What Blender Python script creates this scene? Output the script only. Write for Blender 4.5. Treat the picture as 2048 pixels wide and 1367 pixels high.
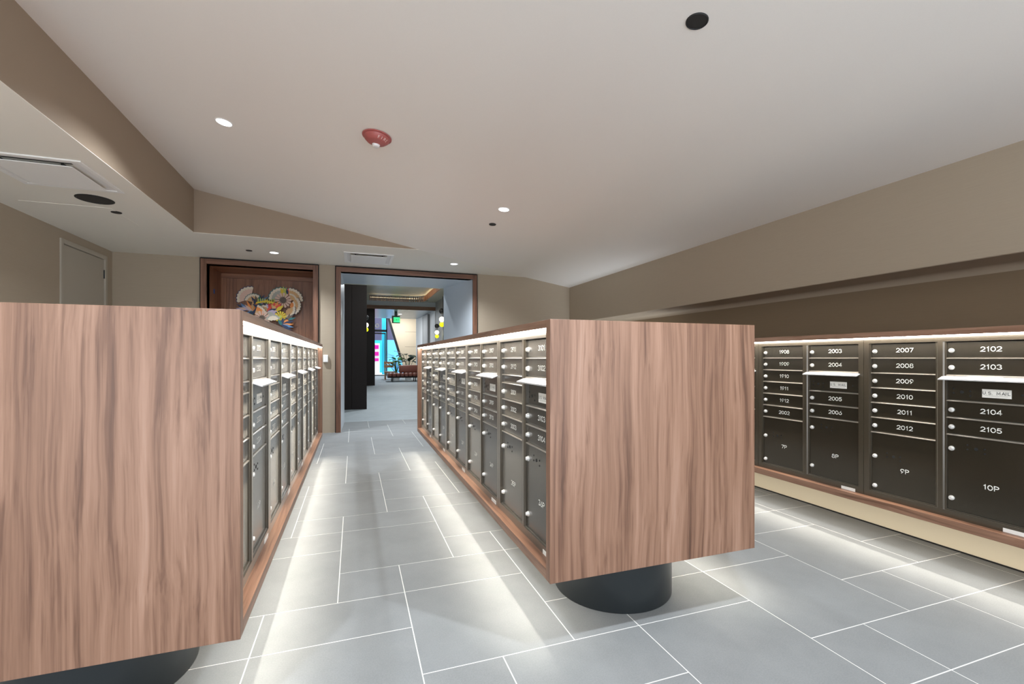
import bpy, bmesh, math, random
from mathutils import Vector, Matrix
random.seed(7)
PI = math.pi
scene = bpy.context.scene
for o in list(bpy.data.objects):
    bpy.data.objects.remove(o, do_unlink=True)
C = scene.collection

# ---------------------------------------------------------------- camera, world, exposure
YAW = math.radians(19.15)
cam_d = bpy.data.cameras.new('camera'); cam = bpy.data.objects.new('camera', cam_d); C.objects.link(cam)
cam.location = (0, 0, 1.14)
cam.rotation_euler = (PI/2, 0, -YAW)
cam_d.sensor_width = 36.0
cam_d.lens = 36.0*910/2048
cam_d.shift_y = (715-683.5)/2048          # level camera with a little vertical shift
cam_d.clip_start = 0.05; cam_d.clip_end = 200
scene.camera = cam
vs = scene.view_settings
vs.view_transform = 'Standard'; vs.look = 'None'; vs.gamma = 1.0; vs.use_curve_mapping = False
vs.exposure = 0.45
world = bpy.data.worlds.new('world'); scene.world = world
world.use_nodes = True
bg = world.node_tree.nodes['Background']
bg.inputs[0].default_value = (0.86, 0.92, 1.0, 1); bg.inputs[1].default_value = 2.8
DOWN_W = 125.0       # recessed downlights
LED_W = 3.6         # led profile per island side
LED_GLOW = 20.0
UNDER_W = 7.2        # led profile under each cabinet edge

# ---------------------------------------------------------------- materials
MATS = {}
def nt(name):
    m = bpy.data.materials.new(name); m.use_nodes = True
    n = m.node_tree; b = n.nodes['Principled BSDF']
    MATS[name] = m
    return m, n, b
def plain(name, col, rough=0.5, metal=0.0, spec=0.5):
    m, n, b = nt(name)
    b.inputs['Base Color'].default_value = (*col, 1); b.inputs['Roughness'].default_value = rough
    b.inputs['Metallic'].default_value = metal; b.inputs['Specular IOR Level'].default_value = spec
    return m
def emit(name, col, s):
    m, n, b = nt(name)
    b.inputs['Base Color'].default_value = (*col, 1)
    b.inputs['Emission Color'].default_value = (*col, 1); b.inputs['Emission Strength'].default_value = s
    return m
def N(n, t, **kw):
    x = n.nodes.new(t)
    for k, v in kw.items(): setattr(x, k, v)
    return x
def coords(n, scale):
    tc = N(n, 'ShaderNodeTexCoord'); mp = N(n, 'ShaderNodeMapping')
    mp.inputs['Scale'].default_value = scale
    n.links.new(tc.outputs['Object'], mp.inputs['Vector'])
    return mp.outputs['Vector']
def noise(n, vec, scale, detail=4, rough=0.55, dist=0.0):
    x = N(n, 'ShaderNodeTexNoise')
    x.inputs['Scale'].default_value = scale; x.inputs['Detail'].default_value = detail
    x.inputs['Roughness'].default_value = rough; x.inputs['Distortion'].default_value = dist
    n.links.new(vec, x.inputs['Vector'])
    return x.outputs['Fac']
def ramp(n, fac, stops):
    r = N(n, 'ShaderNodeValToRGB')
    e = r.color_ramp.elements
    while len(e) < len(stops): e.new(0.5)
    for el, (p, c) in zip(e, stops): el.position = p; el.color = (*c, 1)
    n.links.new(fac, r.inputs['Fac'])
    return r.outputs['Color']
def mix(n, fac, a, b, mode='MIX'):
    x = N(n, 'ShaderNodeMix', data_type='RGBA', blend_type=mode)
    for s, v in ((0, fac), (6, a), (7, b)):
        if isinstance(v, (int, float)): x.inputs[s].default_value = v
        elif isinstance(v, tuple): x.inputs[s].default_value = (*v, 1)
        else: n.links.new(v, x.inputs[s])
    return x.outputs[2]
def math_n(n, op, a, b):
    x = N(n, 'ShaderNodeMath', operation=op)
    for i, v in enumerate((a, b)):
        if isinstance(v, (int, float)): x.inputs[i].default_value = v
        else: n.links.new(v, x.inputs[i])
    return x.outputs[0]
def bump(n, b, h, strength, dist):
    x = N(n, 'ShaderNodeBump'); x.inputs['Strength'].default_value = strength; x.inputs['Distance'].default_value = dist
    n.links.new(h, x.inputs['Height']); n.links.new(x.outputs[0], b.inputs['Normal'])

def wood(name, axis, tone=(1, 1, 1), rough=0.42):
    m, n, b = nt(name)
    def sc(across, along):
        s = [across]*3; s['xyz'.index(axis)] = along; return tuple(s)
    tc = N(n, 'ShaderNodeTexCoord')
    def warped(scale, amp):            # let the grain wander sideways
        mp = N(n, 'ShaderNodeMapping'); mp.inputs['Scale'].default_value = sc(2.6*scale, 0.9*scale)
        n.links.new(tc.outputs['Object'], mp.inputs['Vector'])
        w = N(n, 'ShaderNodeTexNoise'); w.inputs['Scale'].default_value = 1.0; w.inputs['Detail'].default_value = 2
        n.links.new(mp.outputs['Vector'], w.inputs['Vector'])
        s1 = N(n, 'ShaderNodeVectorMath', operation='SUBTRACT'); n.links.new(w.outputs['Color'], s1.inputs[0]); s1.inputs[1].default_value = (0.5, 0.5, 0.5)
        s2 = N(n, 'ShaderNodeVectorMath', operation='MULTIPLY'); n.links.new(s1.outputs[0], s2.inputs[0]); s2.inputs[1].default_value = sc(amp, 0.0)
        return s2.outputs[0]
    v0 = N(n, 'ShaderNodeVectorMath', operation='ADD'); n.links.new(tc.outputs['Object'], v0.inputs[0]); n.links.new(warped(1.0, 0.10), v0.inputs[1])
    v1 = N(n, 'ShaderNodeVectorMath', operation='ADD'); n.links.new(v0.outputs[0], v1.inputs[0]); n.links.new(warped(4.0, 0.010), v1.inputs[1])
    def lay(across, along, scale, detail, rough_, dist=0.0):
        mp = N(n, 'ShaderNodeMapping'); mp.inputs['Scale'].default_value = sc(across, along)
        n.links.new(v1.outputs[0], mp.inputs['Vector'])
        return noise(n, mp.outputs['Vector'], scale, detail, rough_, dist)
    wide = lay(4.5, 0.30, 1.6, 3, 0.5)
    band = lay(14.0, 0.34, 1.6, 5, 0.62)
    mid = lay(52.0, 0.55, 1.5, 4, 0.6)
    fine = noise(n, coords(n, sc(150.0, 3.0)), 1.6, 3, 0.6, 0.2)
    v = math_n(n, 'ADD', math_n(n, 'MULTIPLY', wide, 0.30), math_n(n, 'MULTIPLY', band, 0.36))
    v = math_n(n, 'ADD', v, math_n(n, 'MULTIPLY', mid, 0.24))
    v = math_n(n, 'ADD', v, math_n(n, 'MULTIPLY', fine, 0.10))
    t = lambda c: tuple(x*y*0.84 for x, y in zip(c, (tone[0], tone[1]*0.94, tone[2]*0.87)))
    col = ramp(n, v, [(0.34, t((0.115, 0.058, 0.038))), (0.43, t((0.200, 0.108, 0.071))), (0.50, t((0.272, 0.155, 0.105))),
                      (0.57, t((0.350, 0.212, 0.152))), (0.66, t((0.430, 0.286, 0.222)))])
    line = ramp(n, band, [(0.36, (0.74, 0.70, 0.67)), (0.42, (1, 1, 1))])
    line2 = ramp(n, mid, [(0.34, (0.82, 0.79, 0.77)), (0.46, (1, 1, 1))])
    col = mix(n, 1.0, mix(n, 1.0, col, line, 'MULTIPLY'), line2, 'MULTIPLY')
    n.links.new(col, b.inputs['Base Color'])
    b.inputs['Roughness'].default_value = rough
    bump(n, b, fine, 0.12, 0.002)
    return m
wood('walnut_z', 'z'); wood('walnut_y', 'y'); wood('walnut_x', 'x')
wood('walnut_trim_z', 'z', (0.80, 0.66, 0.58)); wood('walnut_trim_x', 'x', (0.80, 0.66, 0.58))
wood('walnut_niche_z', 'z', (1.06, 0.82, 0.62)); wood('walnut_niche_x', 'x', (1.06, 0.82, 0.62))
wood('slat_oak', 'z', (1.1, 0.95, 0.8))

def vinyl(name, col):
    m, n, b = nt(name)
    w = noise(n, coords(n, (6, 6, 320)), 1.0, 3, 0.6)
    w2 = noise(n, coords(n, (1.1, 1.1, 1.1)), 1.0, 2)
    c = mix(n, w, tuple(x*0.93 for x in col), tuple(x*1.07 for x in col))
    n.links.new(c, b.inputs['Base Color'])
    b.inputs['Roughness'].default_value = 0.62; b.inputs['Specular IOR Level'].default_value = 0.3
    bump(n, b, w, 0.10, 0.001)
    return m
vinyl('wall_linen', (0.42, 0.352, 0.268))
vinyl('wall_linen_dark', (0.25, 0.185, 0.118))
def paint(name, col, rough=0.6):
    m, n, b = nt(name)
    w = noise(n, coords(n, (1, 1, 1)), 260, 3, 0.6)
    c = mix(n, w, tuple(x*0.97 for x in col), tuple(x*1.03 for x in col))
    n.links.new(c, b.inputs['Base Color']); b.inputs['Roughness'].default_value = rough
    b.inputs['Specular IOR Level'].default_value = 0.25
    bump(n, b, w, 0.05, 0.001)
    return m
paint('ceiling_paint', (0.865, 0.84, 0.80))
paint('soffit_paint', (0.88, 0.855, 0.785))
paint('beam_paint', (0.345, 0.272, 0.202))
paint('door_paint', (0.47, 0.43, 0.36))
paint('toe_paint', (0.88, 0.78, 0.58))
paint('white_paint', (0.82, 0.82, 0.82), 0.4)
paint('portal_panel', (0.62, 0.68, 0.74), 0.28)
paint('cream_panel', (0.85, 0.70, 0.52), 0.6)
paint('grey_panel', (0.30, 0.30, 0.30), 0.5)
paint('lobby_wall', (0.55, 0.55, 0.56), 0.5)
paint('lobby_ceiling', (0.62, 0.60, 0.48), 0.35)

def stone(name, col):
    m, n, b = nt(name)
    a = noise(n, coords(n, (1, 1, 1)), 4.0, 6, 0.65)
    f = noise(n, coords(n, (1, 1, 1)), 180.0, 4, 0.7)
    v = math_n(n, 'ADD', math_n(n, 'MULTIPLY', a, 0.45), math_n(n, 'MULTIPLY', f, 0.55))
    c = ramp(n, v, [(0.30, tuple(x*0.78 for x in col)), (0.52, col), (0.72, tuple(x*1.18 for x in col))])
    oi = N(n, 'ShaderNodeObjectInfo')
    c2 = mix(n, math_n(n, 'MULTIPLY', oi.outputs['Random'], 0.16), c, (0.24, 0.26, 0.28))
    n.links.new(c2, b.inputs['Base Color'])
    b.inputs['Roughness'].default_value = 0.58; b.inputs['Specular IOR Level'].default_value = 0.3
    bump(n, b, f, 0.10, 0.001)
    return m
stone('tile_stone', (0.228, 0.241, 0.246))
stone('lobby_floor', (0.36, 0.41, 0.44))
plain('grout', (0.72, 0.72, 0.70), 0.85)

def bronze(name, col, rough, metal, sheen):
    m, n, b = nt(name)
    f = noise(n, coords(n, (1, 1, 1)), 60.0, 3, 0.6)
    c = mix(n, f, tuple(x*0.92 for x in col), tuple(x*1.08 for x in col))
    n.links.new(c, b.inputs['Base Color'])
    b.inputs['Roughness'].default_value = rough; b.inputs['Metallic'].default_value = metal
    b.inputs['Coat Weight'].default_value = 0.7; b.inputs['Coat Roughness'].default_value = 0.22; b.inputs['Specular IOR Level'].default_value = 0.7
    b.inputs['Sheen Weight'].default_value = sheen; b.inputs['Sheen Roughness'].default_value = 0.35; b.inputs['Sheen Tint'].default_value = (0.92, 0.88, 0.78, 1)
    return m
bronze('bronze_frame', (0.075, 0.060, 0.040), 0.30, 0.45, 0.25)
bronze('bronze_door', (0.036, 0.029, 0.018), 0.25, 0.40, 0.30)
bronze('bronze_ledge_lit', (0.34, 0.30, 0.25), 0.33, 0.5, 0.3)  # rail bronze made paler: LED light caught on the ledges, put into the colour
plain('shadow_black', (0.008, 0.008, 0.008), 0.7)
plain('black_metal', (0.016, 0.020, 0.022), 0.32)
plain('black_plastic', (0.014, 0.015, 0.016), 0.55)
plain('dark_wood', (0.012, 0.008, 0.007), 0.5, 0.0, 0.25)
plain('chrome', (0.86, 0.85, 0.82), 0.28, 0.45)
plain('aluminium', (0.80, 0.81, 0.83), 0.35, 0.6)
plain('number_white', (0.86, 0.85, 0.80), 0.6)
plain('sticker', (0.78, 0.76, 0.70), 0.5)
plain('sticker_bright', (0.92, 0.93, 0.95), 0.5)
plain('ink', (0.05, 0.05, 0.05), 0.6)
plain('tag_white', (0.75, 0.74, 0.70), 0.5)
plain('alarm_red', (0.42, 0.11, 0.10), 0.4)
plain('alarm_text', (0.85, 0.66, 0.62), 0.5)
plain('lens_clear', (0.85, 0.86, 0.86), 0.12)
plain('white_plastic', (0.92, 0.92, 0.91), 0.4)
plain('blue_tape', (0.02, 0.13, 0.52), 0.6)
plain('leather', (0.20, 0.065, 0.045), 0.4)
plain('orange_wood', (0.52, 0.27, 0.13), 0.5)
plain('leaf_bright', (0.10, 0.32, 0.07), 0.45)
plain('leaf_dark', (0.05, 0.095, 0.055), 0.4)
plain('pot_white', (0.75, 0.75, 0.74), 0.4)
plain('street_cyan', (0.02, 0.45, 0.62), 0.5)
plain('street_blue', (0.12, 0.42, 0.75), 0.5)
plain('street_magenta', (0.85, 0.01, 0.42), 0.5)
plain('street_dark', (0.06, 0.05, 0.09), 0.6)
plain('street_white', (0.9, 0.9, 0.88), 0.7)
plain('exit_plate', (0.05, 0.08, 0.06), 0.4)
emit('exit_green', (0.04, 0.75, 0.22), 1.6)
emit('led', (1.0, 0.94, 0.85), LED_GLOW)
emit('led_under', (1.0, 0.93, 0.82), 2.0)
emit('lamp_lens', (0.94, 0.97, 1.0), 3.0)
emit('globe_white', (1.0, 0.93, 0.74), 3.0)
emit('globe_yellow', (0.72, 0.76, 0.01), 1.0)
emit('cove_glow', (1.0, 0.76, 0.46), 5.0)
g, gn, gb = nt('glass')
gb.inputs['Roughness'].default_value = 0.02; gb.inputs['Transmission Weight'].default_value = 1.0
gb.inputs['IOR'].default_value = 1.05; gb.inputs['Base Color'].default_value = (0.95, 0.98, 1.0, 1)
FLOWER = {
 'petal_cream': (0.86, 0.76, 0.60), 'petal_tan': (0.72, 0.44, 0.20), 'petal_pink': (0.80, 0.56, 0.45),
 'petal_orange': (0.86, 0.30, 0.07), 'petal_red': (0.72, 0.07, 0.05), 'petal_yellow': (0.80, 0.60, 0.04),
 'petal_lime': (0.55, 0.62, 0.12), 'petal_navy': (0.015, 0.035, 0.10), 'petal_teal': (0.02, 0.16, 0.17),
 'petal_blue': (0.10, 0.24, 0.46), 'petal_lilac': (0.58, 0.50, 0.66), 'petal_grey': (0.45, 0.46, 0.40), 'petal_brown': (0.12, 0.09, 0.07)}
for k_, v_ in FLOWER.items(): plain(k_, v_, 0.55)

# ---------------------------------------------------------------- mesh helpers
def box(bm, x0, x1, y0, y1, z0, z1):
    vs_ = [bm.verts.new((x, y, z)) for x in (x0, x1) for y in (y0, y1) for z in (z0, z1)]
    for f in ((0, 1, 3, 2), (4, 6, 7, 5), (0, 4, 5, 1), (2, 3, 7, 6), (0, 2, 6, 4), (1, 5, 7, 3)):
        bm.faces.new([vs_[i] for i in f])
def prism(bm, pts, axis, a, b):
    """extrude a closed 2d outline along an axis; pts are the two other axes in xyz order"""
    def P(p, t):
        q = list(p); q.insert('xyz'.index(axis), t); return q
    v0 = [bm.verts.new(P(p, a)) for p in pts]; v1 = [bm.verts.new(P(p, b)) for p in pts]
    bm.faces.new(v0); bm.faces.new(list(reversed(v1)))
    n = len(pts)
    for i in range(n):
        j = (i+1) % n
        bm.faces.new((v0[i], v0[j], v1[j], v1[i]))
def lathe(bm, prof, seg=20, axis='z', o=(0, 0, 0)):
    """prof: (radius, height) list"""
    def P(r, a, h):
        c, s = r*math.cos(a), r*math.sin(a)
        v = {'z': (c, s, h), 'y': (c, h, s), 'x': (h, c, s)}[axis]
        return (v[0]+o[0], v[1]+o[1], v[2]+o[2])
    rings = []
    for r, h in prof:
        if r < 1e-6: rings.append([bm.verts.new(P(0, 0, h))])
        else: rings.append([bm.verts.new(P(r, 2*PI*i/seg, h)) for i in range(seg)])
    for A, B in zip(rings, rings[1:]):
        for i in range(seg):
            j = (i+1) % seg
            if len(A) == 1 and len(B) == 1: continue
            if len(A) == 1: bm.faces.new((A[0], B[j], B[i]))
            elif len(B) == 1: bm.faces.new((A[i], A[j], B[0]))
            else: bm.faces.new((A[i], A[j], B[j], B[i]))
def finish(name, bm, smooth=False):
    bmesh.ops.recalc_face_normals(bm, faces=bm.faces)
    me = bpy.data.meshes.new(name); bm.to_mesh(me); bm.free()
    if smooth:
        for p in me.polygons: p.use_smooth = True
        try: me.set_sharp_from_angle(angle=math.radians(40))
        except Exception: pass
    return me
def link(name, me, mat=None, parent=None, loc=(0, 0, 0), rot=(0, 0, 0)):
    o = bpy.data.objects.new(name, me); C.objects.link(o)
    if mat and me and not me.materials: me.materials.append(MATS[mat])
    if parent: o.parent = parent
    o.location = loc; o.rotation_euler = rot
    return o
def tag(o, label, cat, group=None, kind=None):
    o['label'] = label
    if cat: o['category'] = cat
    if group: o['group'] = group
    if kind: o['kind'] = kind
    return o
def thing(name, label, cat, loc=(0, 0, 0), rot=(0, 0, 0), group=None, kind=None):
    o = bpy.data.objects.new(name, None); C.objects.link(o)
    o.empty_display_size = 0.05
    o.location = loc; o.rotation_euler = rot
    return tag(o, label, cat, group, kind)
def boxes(name, lst, mat, parent=None, bevel=0.0, loc=(0, 0, 0), rot=(0, 0, 0)):
    bm = bmesh.new()
    for b in lst: box(bm, *b)
    if bevel:
        bmesh.ops.recalc_face_normals(bm, faces=bm.faces)
        bmesh.ops.bevel(bm, geom=list(bm.edges), offset=bevel, segments=2, profile=0.5, affect='EDGES')
    return link(name, finish(name, bm), mat, parent, loc, rot)
def poly(name, verts, faces, mat, parent=None):
    me = bpy.data.meshes.new(name); me.from_pydata(verts, [], faces); me.update()
    return link(name, me, mat, parent)
TXT = {}
def arc(cx, cy, rx, ry, a0, a1, n=9):
    return [(cx+rx*math.cos(math.radians(lerp(a0, a1, i/n))), cy+ry*math.sin(math.radians(lerp(a0, a1, i/n)))) for i in range(n+1)]
def lerp(a, b, t): return a+(b-a)*t
GLYPH = {   # rounded engraver's strokes in a 0.66 x 1 box
 '0': [arc(.33, .5, .33, .5, 0, 360, 18)], '1': [[(.08, .78), (.27, 1), (.27, 0)]],
 '2': [arc(.33, .70, .31, .30, 165, -35, 10)+[(0.0, 0), (.66, 0)]], '3': [arc(.30, .75, .30, .25, 155, -90, 9)+arc(.31, .25, .34, .25, 90, -155, 9)],
 '4': [[(.50, 0), (.50, 1), (0, .26), (.68, .26)]], '5': [[(.60, 1), (.12, 1), (.06, .54)]+arc(.31, .31, .33, .31, 120, -150, 10)],
 '6': [arc(.33, .32, .32, .32, 90, 450, 16), [(.50, 1), (.05, .46)]], '7': [[(0, 1), (.64, 1), (.22, 0)]],
 '8': [arc(.33, .76, .27, .24, 0, 360, 14), arc(.33, .26, .33, .26, 0, 360, 16)], '9': [arc(.33, .68, .32, .32, 0, 360, 16), [(.61, .54), (.16, 0)]],
 'P': [[(.05, 0), (.05, 1), (.38, 1)]+arc(.38, .74, .28, .26, 90, -90, 8)+[(.05, .48)]], 'U': [[(.03, 1), (.03, .33)]+arc(.33, .33, .30, .33, 180, 360, 9)+[(.63, 1)]],
 'S': [arc(.32, .75, .28, .25, 30, 270, 10)+arc(.32, .25, .30, .25, 90, -150, 10)], '.': [[(.05, .02), (.08, .02)]], 'M': [[(0, 0), (0, 1), (.38, .25), (.76, 1), (.76, 0)]],
 'A': [[(0, 0), (.36, 1), (.72, 0)], [(.13, .33), (.59, .33)]], 'I': [[(.05, 0), (.05, 1)]], 'L': [[(.05, 1), (.05, 0), (.58, 0)]], 'E': [[(.60, 1), (.05, 1), (.05, 0), (.60, 0)], [(.05, .52), (.52, .52)]],
 'X': [[(0, 0), (.66, 1)], [(0, 1), (.66, 0)]], 'T': [[(0, 1), (.68, 1)], [(.34, 1), (.34, 0)]], 'F': [[(.60, 1), (.05, 1), (.05, 0)], [(.05, .52), (.5, .52)]],
 'R': [[(.05, 0), (.05, 1), (.36, 1)]+arc(.36, .75, .28, .25, 90, -90, 8)+[(.05, .50)], [(.34, .50), (.64, 0)]]}
ADV = {'1': .42, 'I': .26, '.': .26, 'M': .98, ' ': .5}
def text_mesh(s_, size, wide=1.0, weight=0.085):
    """lettering as flat strokes with round ends, centred on the origin in the xy plane"""
    key = (s_, size, wide)
    if key in TXT: return TXT[key]
    k = size*0.72; x = 0; strokes = []
    for ch in s_:
        for st in GLYPH.get(ch, []): strokes.append([((x+p[0])*k*wide, p[1]*k) for p in st])
        x += ADV.get(ch, .66)+.22
    w2 = (x-.22)*k*wide/2; hw = weight*k
    verts, faces = [], []
    def cap(c):
        b = len(verts); verts.extend((c[0]+hw*math.cos(2*PI*i/8), c[1]+hw*math.sin(2*PI*i/8), 0.0) for i in range(8)); faces.append(list(range(b, b+8)))
    for st in strokes:
        st = [(p[0]-w2, p[1]-k/2) for p in st]
        cap(st[0]); cap(st[-1])
        L, R = [], []
        for i, p in enumerate(st):
            a = st[max(0, i-1)]; c = st[min(len(st)-1, i+1)]
            d1 = Vector((p[0]-a[0], p[1]-a[1])); d2 = Vector((c[0]-p[0], c[1]-p[1]))
            if d1.length < 1e-9: d1 = d2
            if d2.length < 1e-9: d2 = d1
            d1.normalize(); d2.normalize(); m = d1+d2
            if m.length < 0.2: m = d1.copy()
            m.normalize(); sc = min(2.2, 1/max(0.35, m.dot(d1)))
            L.append((p[0]-m.y*hw*sc, p[1]+m.x*hw*sc)); R.append((p[0]+m.y*hw*sc, p[1]-m.x*hw*sc))
        b = len(verts)
        for l, r_ in zip(L, R): verts.extend(((l[0], l[1], 0.0), (r_[0], r_[1], 0.0)))
        for i in range(len(st)-1): faces.append([b+2*i+1, b+2*i+3, b+2*i+2, b+2*i])
    me = bpy.data.meshes.new('lettering'); me.from_pydata(verts, [], faces); me.update()
    TXT[key] = me
    return me

# ---------------------------------------------------------------- the room shell
XL, XR, XT, XN = -3.03, 3.685, 3.357, 4.06       # left wall, right bulkhead, toe wall, niche wall
YB, YF, YS = 7.44, -2.0, 6.00                    # back wall, open front, soffit step
ZL, ZH, ZR = 2.546, 3.035, 2.407                 # low ceiling, ceiling at beam, ceiling at right wall

# floor: pale grout bed with one mesh per tile (24x24, 12x24 and 12x12 modular pattern)
U = 0.305
fl = boxes('floor', [(XL-0.1, XT+0.02, YF, YB, -0.06, -0.0008), (-0.20, 1.92, YB, 8.60, -0.06, -0.0008)], 'grout')
tag(fl, 'grey stone tile floor with pale grout lines', 'floor', kind='structure')
G = 0.0046
tile_cache = {}
def tile(x0, x1, y0, y1):
    key = (round(x1-x0, 4), round(y1-y0, 4))
    if key not in tile_cache:
        w, h = (x1-x0)/2, (y1-y0)/2; bm = bmesh.new(); e = 0.0005
        lo = [bm.verts.new((sx*w, sy*h, -0.0030)) for sx, sy in ((-1, -1), (1, -1), (1, 1), (-1, 1))]
        md = [bm.verts.new((sx*w, sy*h, -0.0006)) for sx, sy in ((-1, -1), (1, -1), (1, 1), (-1, 1))]
        hi = [bm.verts.new((sx*(w-e), sy*(h-e), 0.0)) for sx, sy in ((-1, -1), (1, -1), (1, 1), (-1, 1))]
        bm.faces.new(hi)
        for A, B in ((lo, md), (md, hi)):
            for i in range(4): bm.faces.new((A[i], A[(i+1) % 4], B[(i+1) % 4], B[i]))
        tile_cache[key] = finish('tile', bm)
    link('tile', tile_cache[key], 'tile_stone', fl, ((x0+x1)/2, (y0+y1)/2, 0))
def tiles(rx0, rx1, ry0, ry1):
    for i in range(-30, 31):
        for j in range(-30, 31):
            ox = -0.072 + (-1*i + 2*j)*U; oy = 2.57 + (3*i + 1*j)*U
            if ox < rx0-1.5 or ox > rx1+1.5 or oy < ry0-1.5 or oy > ry1+1.5: continue
            for a, b, c, d in ((0, 2, 0, 2), (0, 2, 2, 3), (2, 3, 0, 1)):
                x0, x1, y0, y1 = ox+a*U+G/2, ox+b*U-G/2, oy+c*U+G/2, oy+d*U-G/2
                x0, x1, y0, y1 = max(x0, rx0), min(x1, rx1), max(y0, ry0), min(y1, ry1)
                if x1-x0 < 0.015 or y1-y0 < 0.015: continue
                tile(x0, x1, y0, y1)
tiles(XL, XT, 0.35, YB); tiles(-0.19, 1.88, YB, 8.58)
boxes('near_paving', [(XL, XT, YF, 0.345, -0.0008, 0.0)], 'tile_stone', fl)

# back wall with the niche and the portal left open
NX0, NX1, PX0, PX1, PZ = -1.95, -0.58, -0.19, 1.88, 2.455
wb = boxes('wall_back', [(XL, NX0, YB, YB+0.12, 0, ZL), (NX0, NX1, YB, YB+0.12, PZ, ZL), (NX1, PX0, YB, YB+0.12, 0, ZL),
                         (PX0, PX1, YB, YB+0.12, PZ, ZL), (PX1, XN+0.1, YB, YB+0.12, 0, ZL)], 'wall_linen')
tag(wb, 'taupe linen textured back wall around the two framed openings', 'wall', kind='structure')
wl = boxes('wall_left', [(XL-0.12, XL, YF, 6.345, 0, ZL), (XL-0.12, XL, 7.245, YB+0.12, 0, ZL), (XL-0.12, XL, 6.345, 7.245, 2.405, ZL),
                         (XL-0.12, XL-0.06, 6.345, 7.245, 0, 2.405)], 'wall_linen')
tag(wl, 'taupe linen textured wall on the left with a painted door', 'wall', kind='structure')
# right wall: bulkhead with a rounded nose over a recessed strip
bm = bmesh.new()
r = 0.05; prof = [(XR, 2.62), (XR, 1.762), (XR+0.005, 1.757), (XN-r, 1.757)]
for k in range(1, 7):
    a = PI/2*k/6
    prof.append((XN-r + r*math.sin(a), 1.757 - r*(1-math.cos(a))))
prof += [(XN+0.1, 1.707), (XN+0.1, 2.62)]
prism(bm, prof, 'y', YF, YB)
wr = link('wall_right', finish('wall_right', bm, True), 'wall_linen')
tag(wr, 'taupe linen bulkhead wall with rounded lower edge above the mail cabinet', 'wall', kind='structure')
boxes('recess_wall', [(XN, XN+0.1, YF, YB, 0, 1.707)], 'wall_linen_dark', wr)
boxes('toe_wall', [(XT, XT+0.1, YF, YB, 0, 1.0)], 'toe_paint', wr)
boxes('base_gap', [(XT-0.004, XT, YF, YB, 0, 0.008)], 'shadow_black', wr)

# ceiling: a warped main plane, the low ceiling, and the beam and step between them
bm = bmesh.new()
def plane(x): return ZH + (ZR-ZH)*(x+1.70)/(XR+1.70)
def far_edge(x):
    if x < 0.804: t = (x+1.70)/2.504; return YS, lerp(ZH, ZL, t)
    if x < 2.83: t = (x-0.804)/2.026; return lerp(YS, YB, t), ZL
    t = (x-2.83)/(XR-2.83); return YB, lerp(ZL, ZR, t)
def ceil_z(x, y):
    yf, zf = far_edge(x)
    w = min(1, max(0, (y-(yf-2.6))/2.6)); w = w*w*(3-2*w)*0.35 + w*w*0.65
    return lerp(plane(x), zf, w)
xs = [-1.70+2.504*i/14 for i in range(15)] + [0.804+2.026*i/12 for i in range(1, 13)] + [2.83+(XR-2.83)*i/6 for i in range(1, 7)]
grid = []
for x in xs:
    yf = far_edge(x)[0]
    grid.append([bm.verts.new((x, YF+(yf-YF)*(j/44)**0.8, ceil_z(x, YF+(yf-YF)*(j/44)**0.8))) for j in range(45)])
for i in range(len(xs)-1):
    for j in range(44):
        bm.faces.new((grid[i][j], grid[i+1][j], grid[i+1][j+1], grid[i][j+1]))
me = finish('ceiling', bm, True)
ce = link('ceiling', me, 'ceiling_paint')
tag(ce, 'sloping light grey painted ceiling over the mail islands', 'ceiling', kind='structure')
boxes('roof_slab', [(XL-0.12, XN+0.1, YF, YB+0.12, 3.06, 3.16)], 'ceiling_paint', ce)
bm = bmesh.new()
prism(bm, [(XL, YF), (-1.70, YF), (-1.70, YS), (0.804, YS), (2.83, YB), (XL, YB)], 'z', ZL, ZL+0.004)
link('low_ceiling', finish('low_ceiling', bm), 'soffit_paint', ce)
boxes('beam_face', [(-1.72, -1.70, YF, YS, ZL+0.004, ZH+0.01)], 'beam_paint', ce)
bm = bmesh.new(); prism(bm, [(-1.70, ZL+0.004), (0.784, ZL+0.004), (-1.70, ZH)], 'y', YS, YS+0.015)
link('step_face', finish('step_face', bm), 'beam_paint', ce)
boxes('access_panel', [(-2.83, -2.16, 5.28, 5.87, ZL-0.0025, ZL)], 'soffit_paint', ce)

# left door
dr = thing('door_1', 'painted grey door with black hinge in the left wall', 'door', (XL, 6.30, 0), kind='structure')
boxes('door_frame', [(-0.05, 0.014, 0, 0.05, 0, 2.45), (-0.05, 0.014, 0.94, 0.99, 0, 2.45), (-0.05, 0.014, 0.0505, 0.9395, 2.40, 2.45)], 'door_paint', dr, 0.003)
lf = boxes('door_leaf', [(-0.045, -0.004, 0.054, 0.936, 0.008, 2.395)], 'door_paint', dr, 0.002)
for z in (0.25, 1.2, 2.21): boxes('hinge', [(-0.006, 0.006, 0.928, 0.952, z-0.055, z+0.055)], 'black_metal', dr, 0.002)
hd = bmesh.new(); lathe(hd, [(0.0, 0.055), (0.024, 0.055), (0.027, 0.045), (0.012, 0.03), (0.012, 0.004), (0.03, 0.002), (0.03, -0.004)], 16, 'x', (0, 0.12, 1.0))
link('door_knob', finish('door_knob', hd, True), 'black_metal', dr)

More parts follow.
